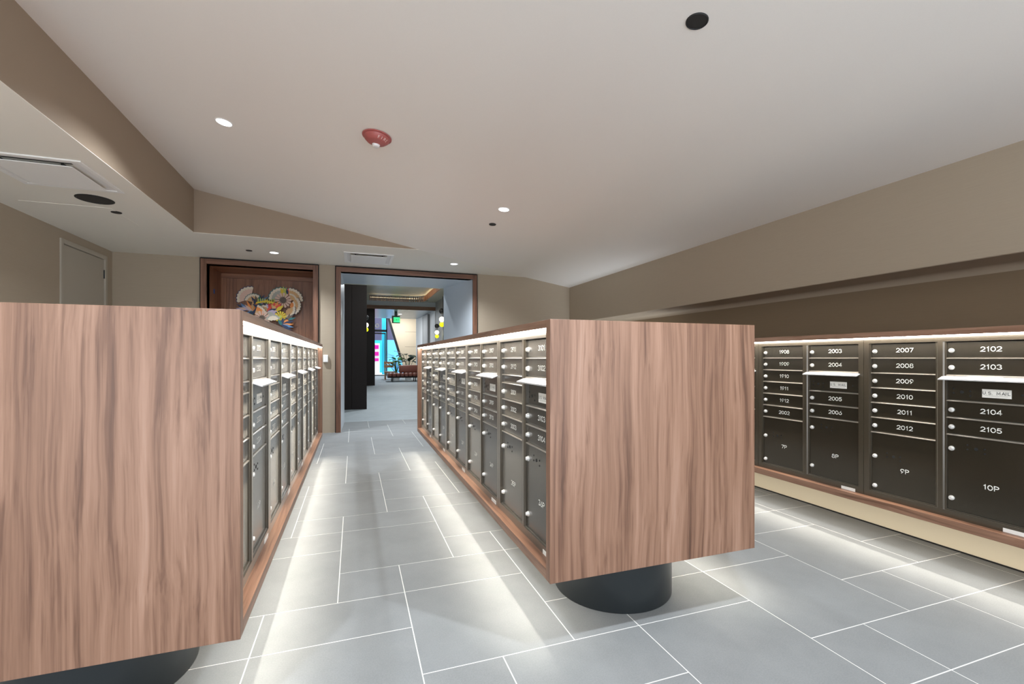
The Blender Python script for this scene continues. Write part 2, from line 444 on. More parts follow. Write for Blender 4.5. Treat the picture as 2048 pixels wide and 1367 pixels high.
# framed art niche and framed portal
def frame_ring(name, x0, x1, z1, parent, w=0.07, y0=YB-0.035, y1=YB+0.0):
    boxes(name, [(x0-w, x0, y0, y1, 0, z1+w)], 'walnut_trim_z', parent, 0.002)
    boxes(name, [(x1, x1+w, y0, y1, 0, z1+w)], 'walnut_trim_z', parent, 0.002)
    boxes(name, [(x0, x1, y0, y1, z1, z1+w)], 'walnut_trim_x', parent, 0.002)
    boxes('shadow_gap', [(x0-w-0.012, x0-w, y0+0.012, y1, 0, z1+w+0.014), (x1+w, x1+w+0.012, y0+0.012, y1, 0, z1+w+0.014), (x0-w, x1+w, y0+0.012, y1, z1+w, z1+w+0.018)], 'shadow_black', parent)
ni = thing('trim_1', 'walnut framed deep niche holding the floral wall art', 'niche', (0, 0, 0), kind='structure')
frame_ring('frame_board', NX0, NX1, PZ, ni)
ND = 8.18
boxes('reveal_panel', [(NX0-0.02, NX0, YB, ND, 0, PZ)], 'walnut_niche_z', ni)
boxes('reveal_panel', [(NX1, NX1+0.02, YB, ND, 0, PZ)], 'walnut_niche_z', ni)
boxes('head_panel', [(NX0, NX1, YB, ND, PZ, PZ+0.02)], 'walnut_niche_x', ni)
boxes('back_panel', [(NX0-0.02, NX1+0.02, ND, ND+0.03, 0, PZ+0.02)], 'walnut_niche_z', ni)
boxes('back_rail', [(NX0, NX1, ND-0.022, ND, PZ-0.07, PZ)], 'walnut_niche_x', ni)
boxes('back_stile', [(NX0, NX0+0.07, ND-0.022, ND, 0, PZ-0.07)], 'walnut_niche_z', ni)
boxes('niche_floor', [(NX0, NX1, YB, ND, -0.02, 0.0)], 'tile_stone', ni)
po = thing('trim_2', 'walnut framed wide portal opening into the lobby corridor', 'portal', (0, 0, 0), kind='structure')
frame_ring('frame_board', PX0, PX1, PZ, po)
PD = 8.58
bm = bmesh.new(); prism(bm, [(PX0-0.02, YB), (PX0, YB), (PX0+0.03, PD), (PX0-0.02, PD)], 'z', 0, PZ); link('reveal_panel', finish('reveal', bm), 'portal_panel', po)
bm = bmesh.new(); prism(bm, [(PX1, YB), (PX1+0.02, YB), (PX1+0.02, PD), (1.605, PD)], 'z', 0, PZ); link('reveal_panel', finish('reveal', bm), 'portal_panel', po)
boxes('head_panel', [(PX0-0.02, PX1+0.02, YB, PD, PZ, PZ+0.02)], 'portal_panel', po)

# ---------------------------------------------------------------- mail cabinets
P = 0.0889
UW, UH, FR, CM = 0.77, 0.953, 0.030, 0.035       # unit width, height, frame, centre mullion
CW = (UW-2*FR-CM)/2
Z0 = 0.035
MESH = {}
def door_mesh(h):
    k = ('door', round(h, 4))
    if k not in MESH:
        bm = bmesh.new()
        a, b = 0.003, h-0.003
        prism(bm, [(0.0, a+0.006), (0.0, b-0.003), (0.003, b), (0.012, b), (0.012, a), (0.002, a+0.002)], 'x', 0.004, CW-0.004)
        MESH[k] = finish('door', bm)
    return MESH[k]
def cached(k, fn):
    if k not in MESH: MESH[k] = fn()
    return MESH[k]
def m_rail():
    bm = bmesh.new(); prism(bm, [(-0.006, -0.0035), (-0.007, 0.0), (-0.004, 0.003), (0.012, 0.003), (0.012, -0.0035)], 'x', 0.0, CW); return finish('rail', bm)
def m_lock():
    bm = bmesh.new(); lathe(bm, [(0.0125, 0.0), (0.0125, -0.004), (0.0115, -0.006), (0.0098, -0.0065), (0.0095, -0.011), (0.0075, -0.014), (0.0, -0.0145)], 18, 'y'); return finish('lock', bm, True)
def m_slot():
    bm = bmesh.new(); box(bm, -0.001, 0.001, -0.0152, -0.014, -0.004, 0.004); return finish('keyway', bm)
def m_hole(rad):
    def f():
        bm = bmesh.new(); lathe(bm, [(rad, 0.0), (rad*0.92, -0.0012), (0.0, -0.0012)], 14, 'y'); return finish('hole', bm)
    return f
def m_frame():
    bm = bmesh.new()
    top = UH-(Z0+10*P)
    box(bm, 0.001, FR, 0, 0.05, 0, UH); box(bm, UW-FR, UW-0.001, 0, 0.05, 0, UH)
    box(bm, FR, UW-FR, 0, 0.05, 0, Z0); box(bm, FR, UW-FR, 0, 0.05, UH-top, UH)
    bmesh.ops.recalc_face_normals(bm, faces=bm.faces)
    return finish('frame', bm)
def m_inner():
    bm = bmesh.new(); z1 = Z0+10*P; s = 0.006
    for x0 in (FR, FR+CW+CM):
        box(bm, x0, x0+s, 0.007, 0.05, Z0, z1); box(bm, x0+CW-s, x0+CW, 0.007, 0.05, Z0, z1)
        box(bm, x0+s, x0+CW-s, 0.007, 0.05, Z0, Z0+s)
    return finish('inner', bm)
def m_mull():
    bm = bmesh.new(); z1 = Z0+10*P
    a, b = FR+CW, FR+CW+CM
    prism(bm, [(a, 0.05), (a, 0.008), (a+0.006, 0.001), (b-0.006, 0.001), (b, 0.008), (b, 0.05)], 'z', Z0, z1); return finish('mullion', bm)
def m_back():
    bm = bmesh.new(); box(bm, FR, UW-FR, 0.03, 0.05, Z0, Z0+10*P); return finish('back', bm)
def m_flap():
    bm = bmesh.new()
    prism(bm, [(0.010, 0.0), (-0.039, -0.019), (-0.042, -0.019), (-0.042, -0.025), (-0.037, -0.024), (0.010, -0.005)], 'x', -0.010, CW+0.008); return finish('flap', bm)
def m_flap_sticker():
    bm = bmesh.new(); prism(bm, [(0.000, -0.0036), (-0.034, -0.0168), (-0.0342, -0.0163), (-0.0002, -0.0031)], 'x', CW*0.28, CW*0.68); return finish('flap_sticker', bm)
def m_plate():
    bm = bmesh.new(); box(bm, -0.054, 0.054, -0.0014, 0.001, -0.021, 0.021); return finish('plate', bm)
def m_tag():
    bm = bmesh.new(); box(bm, 0, 0.085, -0.0016, 0.0, 0, 0.019); return finish('tag', bm)
def m_ul():
    bm = bmesh.new(); box(bm, -0.042, 0.042, -0.0020, -0.0014, -0.0004, 0.0004); return finish('underline', bm)
def put(name, me, mat, parent, loc, rot=(0, 0, 0)): return link(name, me, mat, parent, loc, rot)
DY = 0.014          # door front behind the frame front
def lettering(s, size, parent, x, y, z, mat='number_white', wide=1.18):
    put('lettering', text_mesh(s, size, wide), mat, parent, (x, y, z), (PI/2, 0, 0))
def lock(parent, x, z, y=0.0, detail=True):
    l = put('lock', cached('lock', m_lock), 'chrome', parent, (x, y, z))
def holes(parent, x, z):
    put('keyhole', cached('hole_b', m_hole(0.0085)), 'shadow_black', parent, (x, 0, z))
    for sx in (-0.034, 0.034):
        for sz in (-0.011, 0.012):
            put('rivet', cached('hole_s', m_hole(0.0045)), 'shadow_black', parent, (x+sx, 0, z+sz-(0.006 if sx > 0 else -0.004)))
def mail_unit(loc, rot, label, group, left, right, parcels, lay):
    """lay 'A': five boxes, a half filler and a parcel door on the left; 'B': six boxes and a parcel door on the left"""
    u = thing('mailbox_unit', label, 'mailbox unit', loc, rot, group)
    put('frame', cached('frame', m_frame), 'bronze_frame', u, (0, 0, 0))
    put('inner_frame', cached('inner', m_inner), 'bronze_frame', u, (0, 0, 0))
    put('mullion', cached('mull', m_mull), 'bronze_frame', u, (0, 0, 0))
    put('back_plate', cached('back', m_back), 'shadow_black', u, (0, 0, 0))
    def rail(x0, z): put('rail', cached('rail', m_rail), 'bronze_ledge_lit', u, (x0, DY, z))
    def small(x0, ztop, num):
        d = put('mail_door', door_mesh(P), 'bronze_door', u, (x0, DY, ztop-P))
        lock(d, 0.026, P*0.46)
        if num: lettering(num, 0.030, d, CW*0.54, -0.0006, P*0.52)
        rail(x0, ztop-P)
        return ztop-P
    def parcel(x0, ztop, num, up, lo, tx):
        h = ztop-Z0
        d = put('parcel_door', door_mesh(h), 'bronze_door', u, (x0, DY, Z0))
        lock(d, 0.026, h*(1-up)); lock(d, 0.026, h*(1-lo))
        holes(d, CW*0.37, h*(1-up)+0.012)
        if num: lettering(num, 0.031, d, CW*0.54, -0.0006, h*(1-tx))
    def filler(x0, ztop, h):
        put('filler_panel', door_mesh(h), 'bronze_door', u, (x0, DY, ztop-h)); rail(x0, ztop-h); return ztop-h
    x0 = FR; z = Z0+10*P
    if lay == 'A':
        z = small(x0, z, left[0]); z = small(x0, z, left[1]); z = filler(x0, z, P*0.5)
        for q in left[2:5]: z = small(x0, z, q)
        parcel(x0, z, parcels[0], 0.20, 0.83, 0.62)
    else:
        for q in left[:6]: z = small(x0, z, q)
        parcel(x0, z, parcels[0], 0.40, 0.90, 0.57)
    x0 = FR+CW+CM; z = Z0+10*P
    z = small(x0, z, right[0]); z = small(x0, z, right[1])
    fp = put('mail_flap', cached('flap', m_flap), 'aluminium', u, (x0, DY-0.006, z))
    put('flap_sticker', cached('flapst', m_flap_sticker), 'sticker_bright', fp, (0, 0, 0))
    h = P*1.5
    s = put('slot_panel', door_mesh(h), 'bronze_door', u, (x0, DY+0.001, z-h))
    holes(s, CW*0.20, h*0.36)
    pl = put('notice_plate', cached('plate', m_plate), 'sticker', s, (CW*0.60, 0, h*0.36))
    lettering('U.S. MAIL', 0.0185, s, CW*0.60, -0.0018, h*0.36+0.002, 'ink', 1.15)
    put('plate_rule', cached('ul', m_ul), 'ink', s, (CW*0.60, 0, h*0.36-0.011))
    put('rivet', cached('hole_s', m_hole(0.0045)), 'chrome', s, (CW*0.87, 0, h*0.36))
    z -= h; rail(x0, z)
    z = small(x0, z, right[2]); z = small(x0, z, right[3])
    parcel(x0, z, parcels[1], 0.18, 0.83, 0.60)
    put('tag', cached('tag', m_tag), 'tag_white', u, (UW-0.135, 0, 0.001))
    return u

IW, IB, IT, Y0, Y1 = 1.033, 0.26, 1.291, 1.622, 5.552
def led_light(parent, x, y0, y1, z, watt=None, spread=30):
    watt = LED_W if watt is None else watt
    ld = bpy.data.lights.new('led_light', 'AREA'); ld.shape = 'RECTANGLE'; ld.size = 0.012; ld.size_y = y1-y0
    ld.energy = watt*(y1-y0)/3.85; ld.color = (1.0, 0.91, 0.78); ld.spread = math.radians(spread)
    o = bpy.data.objects.new('led_light', ld); C.objects.link(o); o.parent = parent; o.location = (x, (y0+y1)/2, z)
def island(name, label, x0):
    x1 = x0+IW; xc = (x0+x1)/2; T = 0.04
    isl = thing(name, label, 'mail island', (0, 0, 0), group='walnut mail islands')
    boxes('end_panel', [(x0, x1, Y0, Y0+T, IB, IT)], 'walnut_z', isl, 0.0012)
    boxes('end_panel', [(x0, x1, Y1-T, Y1, IB, IT)], 'walnut_z', isl, 0.0012)
    boxes('top_board', [(x0, x1, Y0+T, Y1-T, IT-0.032, IT)], 'walnut_y', isl, 0.0012)
    boxes('bottom_board', [(x0, x1, Y0+T, Y1-T, IB, IB+0.042)], 'walnut_y', isl, 0.0012)
    boxes('carcass', [(x0+0.108, x1-0.108, Y0+T, Y1-T, IB+0.042, IT-0.032)], 'bronze_frame', isl)
    for yc in (2.017, 5.157):
        bm = bmesh.new(); lathe(bm, [(0.0, 0.0), (0.286, 0.0), (0.288, 0.004), (0.288, 0.25), (0.288, IB), (0.0, IB)], 64, 'z', (xc, yc, 0))
        link('drum_base', finish('drum_base', bm, True), 'black_metal', isl)
    for sx, xe in ((1, x0), (-1, x1)):
        xa = xe+sx*0.004; xb = xe+sx*0.024
        boxes('led_strip', [(min(xa, xb), max(xa, xb), Y0+T, Y1-T, IT-0.040, IT-0.032)], 'led', isl)
        led_light(isl, xe+sx*0.009, Y0+T, Y1-T, IT-0.0415)
        boxes('led_strip', [(xe+sx*0.03-0.008, xe+sx*0.03+0.008, Y0+T, Y1-T, IB-0.004, IB)], 'led_under', isl)
        led_light(isl, xe+sx*0.03, Y0+T, Y1-T, IB-0.006, UNDER_W, 165)
    return isl
CX, LX = 0.72, -0.3355-IW
island('mail_island', 'walnut mail island in the middle of the room on a black drum base', CX)
island('mail_island', 'walnut mail island cut off by the left edge of the photo', LX)
# right wall cabinet
RX = 2.91
rc = thing('mail_cabinet', 'long walnut mail cabinet along the right wall under the bulkhead', 'mail cabinet')
RY0, RY1 = -0.40, 5.04
boxes('top_board', [(RX, XN-0.005, RY0, RY1, IT-0.032, IT)], 'walnut_trim_y' if 'walnut_trim_y' in MATS else 'walnut_y', rc, 0.0012)
boxes('bottom_board', [(RX, XT-0.002, RY0, RY1, IB, IB+0.042)], 'walnut_y', rc, 0.0012)
boxes('end_panel', [(RX, XT-0.002, RY1, RY1+0.04, IB, IT)], 'walnut_z', rc, 0.0012)
boxes('end_panel', [(RX, XT-0.002, RY0-0.04, RY0, IB, IT)], 'walnut_z', rc, 0.0012)
boxes('carcass', [(RX+0.108, XT-0.004, RY0, RY1, IB+0.042, IT-0.032)], 'bronze_frame', rc)
boxes('led_strip', [(RX+0.004, RX+0.024, RY0, RY1, IT-0.040, IT-0.032)], 'led', rc)
led_light(rc, RX+0.009, RY0, RY1, IT-0.0415)
boxes('led_strip', [(RX+0.022, RX+0.038, RY0, RY1, IB-0.004, IB)], 'led_under', rc)
led_light(rc, RX+0.03, RY0, RY1, IB-0.006, UNDER_W, 165)
# box numbers: every floor runs 02 to 12, the top floors are shorter
SEQ = ['%d%02d' % (f, n) for f in range(19, 30) for n in range(2, 13)] + ['3001', '3002', '3003', '3101', '3102', '3103', '3104']
ORD = ['nearest', 'second nearest', 'third nearest', 'fourth nearest', 'farthest']
end = len(SEQ)
for k in range(5):                       # centre island, nearest unit holds the highest numbers
    nums = SEQ[end-9*(k+1):end-9*k]
    mail_unit((CX+0.045, Y0+0.04+UW*(k+1), IB+0.042), (0, 0, -PI/2),
              'bronze mailbox unit on the middle island aisle side, %s to the camera' % ORD[k],
              'mailbox units of the middle island', nums[:5], nums[5:], ('%dP' % (35-2*k), '%dP' % (36-2*k)), 'A')
end2 = end-45
for k in range(5):                       # left island, numbers rise away from the camera
    q = end2-45+9*k; nums = SEQ[q:q+9]
    mail_unit((LX+IW-0.045, Y0+0.04+UW*k, IB+0.042), (0, 0, PI/2),
              'bronze mailbox unit on the left island aisle side, %s to the camera' % ORD[k],
              'mailbox units of the left island', nums[:5], nums[5:], ('%dP' % (17+2*k), '%dP' % (18+2*k)), 'A')
RU = 'mailbox units of the right cabinet'
mail_unit((RX+0.045, 2.70, IB+0.042), (0, 0, -PI/2), 'bronze mailbox unit with boxes 1908 to 2006 and parcel doors 7P and 8P', RU,
          ['1908', '1909', '1910', '1911', '1912', '2002'], ['2003', '2004', '2005', '2006'], ('7P', '8P'), 'B')
mail_unit((RX+0.045, 1.93, IB+0.042), (0, 0, -PI/2), 'bronze mailbox unit with boxes 2007 to 2105 and parcel doors 9P and 10P', RU,
          ['2007', '2008', '2009', '2010', '2011', '2012'], ['2102', '2103', '2104', '2105'], ('9P', '10P'), 'B')

mail_unit((RX+0.045, 3.47, IB+0.042), (0, 0, -PI/2), 'bronze mailbox unit beyond the 1908 unit, hidden behind the middle island', RU,
          ['1809', '1810', '1811', '1812', '1902', '1903'], ['1904', '1905', '1906', '1907'], ('5P', '6P'), 'B')
mail_unit((RX+0.045, 1.16, IB+0.042), (0, 0, -PI/2), 'bronze mailbox unit past the 2102 boxes, beyond the right edge of the photo', RU,
          ['2106', '2107', '2108', '2109', '2110', '2111'], ['2112', '2202', '2203', '2204'], ('11P', '12P'), 'B')

# ---------------------------------------------------------------- ceiling fittings
def slope_rot(x, y):
    e = 0.02
    dx = (ceil_z(x+e, y)-ceil_z(x-e, y))/(2*e); dy = (ceil_z(x, y+e)-ceil_z(x, y-e))/(2*e)
    return (math.atan(dy), -math.atan(dx), 0)
def downlight(x, y, low, label, rad=0.052, group='recessed downlights'):
    z = ZL if low else ceil_z(x, y)
    t = thing('downlight', label, 'downlight', (x, y, z), (0, 0, 0) if low else slope_rot(x, y), group)
    bm = bmesh.new(); lathe(bm, [(rad+0.010, 0.0), (rad+0.010, -0.003), (rad+0.002, -0.004), (rad, -0.001), (rad+0.010, 0.0)], 28); link('trim_ring', finish('trim_ring', bm, True), 'white_plastic', t)
    bm = bmesh.new(); lathe(bm, [(rad, -0.0005), (rad, -0.0022), (0.0, -0.003)], 28); link('lens', finish('lens', bm, True), 'lamp_lens', t)
    ld = bpy.data.lights.new('lamp', 'SPOT'); ld.energy = DOWN_W; ld.color = (0.90, 0.95, 1.0); ld.shadow_soft_size = 0.022
    ld.spot_size = math.radians(144); ld.spot_blend = 1.0
    o = bpy.data.objects.new('lamp', ld); C.objects.link(o); o.parent = t; o.location = (0, 0, -0.045)
    return t
downlight(-0.94, 4.013, False, 'lit downlight in the sloping ceiling above the left island')
downlight(1.45, 4.43, False, 'lit downlight in the sloping ceiling above the middle island')
downlight(-1.01, 6.80, True, 'lit downlight in the low ceiling before the art niche')
downlight(1.417, 6.73, True, 'lit downlight in the low ceiling before the portal')
downlight(-0.74, 0.98, False, 'lit downlight above the near end of the left island, out of view', group='downlights over the entrance end')
downlight(1.35, 0.98, False, 'lit downlight above the near end of the middle island, out of view', group='downlights over the entrance end')
downlight(-2.36, 0.2, True, 'added fill downlight over the entrance end of the left aisle, out of view', group='downlights over the entrance end')  # unseen lamp added for more fill in the left aisle
downlight(-2.36, 2.2, True, 'added fill downlight over the middle of the left aisle, out of view', group='downlights over the entrance end')  # unseen lamp added so floor bounce brightens the low ceiling
def disc(name, label, cat, x, y, z, rad, mat, h=0.006, rot=(0, 0, 0), group=None):
    t = thing(name, label, cat, (x, y, z), rot, group)
    bm = bmesh.new(); lathe(bm, [(rad, 0.0), (rad, -h*0.6), (rad*0.95, -h), (rad*0.90, -h), (rad*0.88, -h*0.5)], 32); link('rim', finish('rim', bm, True), mat, t)
    bm = bmesh.new(); lathe(bm, [(rad*0.88, -h*0.5), (rad*0.5, -h*0.7), (0, -h*0.75)], 32); link('grille', finish('grille', bm, True), 'black_plastic', t)
    return t
disc('ceiling_speaker', 'large round black ceiling speaker beside the left air diffuser', 'speaker', -2.172, 5.03, ZL, 0.135, 'black_plastic')
disc('ceiling_sensor', 'small round black sensor next to the large ceiling speaker', 'sensor', -2.17, 5.41, ZL, 0.043, 'black_plastic')
disc('ceiling_sensor', 'small round black sensor before the art niche', 'sensor', -1.30, 6.766, ZL, 0.037, 'black_plastic')
disc('ceiling_speaker', 'round black ceiling fitting high in the sloping ceiling near the top edge', 'ceiling fitting', 1.469, 1.673, ceil_z(1.469, 1.673), 0.049, 'black_plastic', 0.006, slope_rot(1.469, 1.673))
disc('ceiling_sensor', 'small round black sensor next to the middle downlight', 'sensor', 1.47, 4.90, ceil_z(1.47, 4.90), 0.040, 'black_plastic', 0.006, slope_rot(1.47, 4.9))
def diffuser(label, x0, x1, y0, y1):
    cx, cy = (x0+x1)/2, (y0+y1)/2; w, h = (x1-x0)/2, (y1-y0)/2
    t = thing('air_diffuser', label, 'air diffuser', (cx, cy, ZL), (0, 0, 0), 'square ceiling air diffusers')
    f = 0.035
    boxes('frame', [(-w, w, -h, -h+f, -0.010, 0), (-w, w, h-f, h, -0.010, 0), (-w, -w+f, -h+f, h-f, -0.010, 0), (w-f, w, -h+f, h-f, -0.010, 0)], 'white_plastic', t, 0.002)
    bm = bmesh.new(); a, b = 0.0, 0.07
    for k in range(4):       # sloping throat around the plate
        pass
    o_ = [(-w+f, -h+f, -0.004), (w-f, -h+f, -0.004), (w-f, h-f, -0.004), (-w+f, h-f, -0.004)]
    i_ = [(-w+0.085, -h+0.085, -0.001), (w-0.085, -h+0.085, -0.001), (w-0.085, h-0.085, -0.001), (-w+0.085, h-0.085, -0.001)]
    v = [bm.verts.new(p) for p in o_+i_]
    for i in range(4): bm.faces.new((v[i], v[(i+1) % 4], v[4+(i+1) % 4], v[4+i]))
    link('throat', finish('throat', bm), 'white_paint', t)
    boxes('slot', [(-w+0.085, w-0.085, -h+0.075, -h+0.095, -0.0022, -0.0005)], 'shadow_black', t)
    boxes('plate', [(-w+0.09, w-0.09, -h+0.09, h-0.09, -0.024, -0.017)], 'white_plastic', t, 0.003)
    for sx in (-1, 1): boxes('hanger', [(sx*(w-0.15)-0.008, sx*(w-0.15)+0.008, -h+0.10, h-0.10, -0.018, 0)], 'black_plastic', t)
diffuser('white square air diffuser in the low ceiling at the left edge', -2.50, -1.845, 4.08, 4.745)
diffuser('white square air diffuser in the low ceiling above the portal', -0.13, 0.52, 6.42, 7.10)
# fire alarm
ax, ay = 0.165, 3.59
al = thing('fire_alarm', 'round red fire alarm strobe marked FIRE on the sloping ceiling', 'fire alarm', (ax, ay, ceil_z(ax, ay)), slope_rot(ax, ay))
bm = bmesh.new(); lathe(bm, [(0.088, 0.0), (0.108, -0.004), (0.108, -0.010), (0.094, -0.012), (0.090, -0.030), (0.072, -0.046), (0.060, -0.050), (0.0, -0.054)], 40); link('body', finish('body', bm, True), 'alarm_red', al)
bm = bmesh.new(); lathe(bm, [(0.099, -0.001), (0.101, -0.004), (0.099, -0.007)], 40); link('base_ring', finish('base_ring', bm, True), 'shadow_black', al)
bm = bmesh.new(); lathe(bm, [(0.030, -0.048), (0.030, -0.056), (0.022, -0.068), (0.0, -0.072)], 20, 'z', (0.0, 0.032, 0)); link('strobe_lens', finish('strobe_lens', bm, True), 'lens_clear', al)
for k, ch in enumerate('FIRE'):
    a = math.radians(10+16*k); q = math.sqrt(0.5)
    nrm = Vector((math.sin(a)*q, -math.cos(a)*q, -q)); up = Vector((math.sin(a)*q, -math.cos(a)*q, q)); rt = up.cross(nrm)
    p_ = Vector((math.sin(a)*0.0835, -math.cos(a)*0.0835, -0.0395))
    lo_ = link('letter', text_mesh(ch, 0.026, 1.0), 'alarm_text', al)
    lo_.matrix_basis = Matrix(((rt.x, up.x, nrm.x, p_.x), (rt.y, up.y, nrm.y, p_.y), (rt.z, up.z, nrm.z, p_.z), (0, 0, 0, 1)))

# switch box on the back wall
sw = thing('wall_sensor', 'white plastic wall box between the niche and the portal', 'wall box', (-0.405, YB, 1.128))
boxes('housing', [(-0.034, 0.034, -0.045, 0, -0.056, 0.056)], 'white_plastic', sw, 0.004)
boxes('cover', [(-0.029, 0.029, -0.048, -0.045, -0.050, -0.004)], 'white_plastic', sw, 0.001)
tp = boxes('tape_dot', [(NX0, NX0+0.001, 7.755, 7.815, 2.085, 2.150)], 'blue_tape'); tag(tp, 'blue tape square stuck on the left reveal of the niche', 'tape')

# ---------------------------------------------------------------- floral wall art (flat cut-outs mounted on the niche back)
art = thing('floral_wall_art', 'colourful floral wall art of cream fans, daisies and spiky blooms', 'wall art', (0, ND-0.022, 0))
LAYER = [0]
def cut(name, pts, mat, parent=None, th=0.006):
    """pts in x,z world coordinates; each piece sits a little proud of the last"""
    LAYER[0] += 1
    y = -0.004 - LAYER[0]*0.0016 if parent is None else -0.0015
    bm = bmesh.new()
    cx = sum(p[0] for p in pts)/len(pts); cz = sum(p[1] for p in pts)/len(pts)
    yb = 0.0 if parent is None else y+0.001
    prism(bm, [(p[0], p[1]) for p in pts], 'y', y-th if parent is None else y-0.002, y)
    return link(name, finish(name, bm), mat, art if parent is None else parent)
def piece(name, pts, mat):
    LAYER[0] += 1
    y = -LAYER[0]*0.0011
    bm = bmesh.new(); prism(bm, pts, 'y', y-0.003, y)
    return link(name, finish(name, bm), mat, art)
def fan(cx, cz, r, a0, a1, mats, lobes=7, inner=0.12):
    for s, m in mats:
        pts = []
        n = lobes*6
        for i in range(n+1):
            t = i/n; a = math.radians(lerp(a0, a1, t))
            rr = r*s*(1-0.07*abs(math.cos(PI*lobes*t)))
            pts.append((cx+rr*math.cos(a), cz+rr*math.sin(a)))
        for i in range(6, -1, -1):
            a = math.radians(lerp(a0, a1, i/6)); pts.append((cx+inner*r*math.cos(a), cz+inner*r*math.sin(a)))
        piece('fan_petal', pts, m)
def daisy(cx, cz, r, n, mat, core, a0=0, rc=0.25):
    for k in range(n):
        a = math.radians(a0+360*k/n); w = PI/n*0.95
        pts = []
        for rr, s in ((0.15, -0.4), (0.6, -0.8), (0.92, -0.75), (1.0, 0), (0.92, 0.75), (0.6, 0.8), (0.15, 0.4)):
            pts.append((cx+r*rr*math.cos(a+s*w), cz+r*rr*math.sin(a+s*w)))
        piece('petal', pts, mat)
    pts = [(cx+r*rc*(1+0.35*(i % 2))*math.cos(2*PI*i/24), cz+r*rc*(1+0.35*(i % 2))*math.sin(2*PI*i/24)) for i in range(24)]
    piece('flower_centre', pts, core)
def spikes(cx, cz, items):
    for ang, ln, w, m in items:
        a = math.radians(ang); dx, dz = math.cos(a), math.sin(a); px, pz = -dz, dx
        piece('spike_petal', [(cx+px*w*0.25, cz+pz*w*0.25), (cx+dx*ln*0.45+px*w*0.5, cz+dz*ln*0.45+pz*w*0.5), (cx+dx*ln, cz+dz*ln),
                              (cx+dx*ln*0.45-px*w*0.5, cz+dz*ln*0.45-pz*w*0.5), (cx-px*w*0.25, cz-pz*w*0.25)], m)
# upper left cream fan
fan(-1.545, 2.07, 0.20, 78, 200, [(1.06, 'petal_navy'), (1.0, 'petal_cream'), (0.80, 'petal_pink')], 8)
fan(-1.50, 2.02, 0.135, 50, 170, [(1.07, 'petal_teal'), (1.0, 'petal_cream'), (0.72, 'petal_tan')], 7)
spikes(-1.46, 1.98, [(55, 0.20, 0.06, 'petal_navy'), (40, 0.22, 0.05, 'petal_blue'), (28, 0.17, 0.06, 'petal_lilac'), (70, 0.17, 0.05, 'petal_teal'), (95, 0.15, 0.05, 'petal_brown'), (120, 0.15, 0.05, 'petal_navy')])
# left violet spikes
spikes(-1.60, 1.90, [(200, 0.13, 0.05, 'petal_navy'), (175, 0.15, 0.05, 'petal_lilac'), (150, 0.16, 0.05, 'petal_navy'), (130, 0.13, 0.05, 'petal_blue'), (165, 0.11, 0.035, 'petal_pink')])
# orange bird of paradise
spikes(-1.52, 1.875, [(35, 0.20, 0.05, 'petal_navy'), (20, 0.17, 0.05, 'petal_teal'), (150, 0.16, 0.045, 'petal_lilac'), (62, 0.21, 0.045, 'petal_orange'), (85, 0.18, 0.04, 'petal_tan'), (115, 0.19, 0.045, 'petal_orange'), (135, 0.15, 0.04, 'petal_pink'), (215, 0.14, 0.05, 'petal_blue'), (240, 0.12, 0.05, 'petal_navy'), (262, 0.12, 0.05, 'petal_teal')])
# right group of fans
fan(-1.10, 2.08, 0.19, 55, 185, [(1.07, 'petal_teal'), (1.0, 'petal_cream'), (0.78, 'petal_grey')], 8)
spikes(-1.06, 2.12, [(95, 0.17, 0.06, 'petal_lime'), (110, 0.16, 0.06, 'petal_yellow'), (80, 0.16, 0.05, 'petal_lime')])
spikes(-1.01, 2.16, [(78, 0.13, 0.05, 'petal_red'), (55, 0.12, 0.04, 'petal_orange'), (100, 0.10, 0.04, 'petal_navy')])
fan(-0.98, 2.07, 0.20, -5, 95, [(1.07, 'petal_brown'), (1.0, 'petal_cream'), (0.80, 'petal_tan'), (0.55, 'petal_cream'), (0.42, 'petal_tan')], 7)
fan(-0.99, 1.99, 0.18, -60, 45, [(1.07, 'petal_brown'), (1.0, 'petal_cream'), (0.78, 'petal_tan'), (0.52, 'petal_cream'), (0.40, 'petal_orange')], 7)
fan(-1.03, 1.92, 0.14, -95, 20, [(1.07, 'petal_navy'), (1.0, 'petal_cream'), (0.74, 'petal_tan')], 6)
daisy(-1.075, 2.06, 0.125, 14, 'petal_pink', 'petal_brown', 6, 0.34)
# backing leaves and the middle cluster
spikes(-1.36, 1.90, [(150, 0.17, 0.07, 'petal_navy'), (120, 0.15, 0.06, 'petal_teal'), (60, 0.15, 0.06, 'petal_navy'), (30, 0.18, 0.07, 'petal_teal'), (-20, 0.20, 0.08, 'petal_navy'), (-60, 0.18, 0.08, 'petal_teal'), (200, 0.2, 0.08, 'petal_navy')])
spikes(-1.18, 1.80, [(150, 0.17, 0.08, 'petal_navy'), (110, 0.18, 0.07, 'petal_teal'), (60, 0.15, 0.07, 'petal_navy'), (200, 0.17, 0.08, 'petal_brown'), (-30, 0.16, 0.07, 'petal_navy')])
fan(-1.34, 1.85, 0.125, 25, 165, [(1.05, 'petal_brown'), (1.0, 'petal_cream'), (0.78, 'petal_tan')], 7)
spikes(-1.24, 1.90, [(130, 0.12, 0.06, 'petal_lilac'), (105, 0.14, 0.06, 'petal_red'), (75, 0.14, 0.06, 'petal_orange'), (50, 0.13, 0.06, 'petal_red')])
daisy(-1.25, 1.80, 0.085, 12, 'petal_cream', 'petal_tan', 10, 0.28)
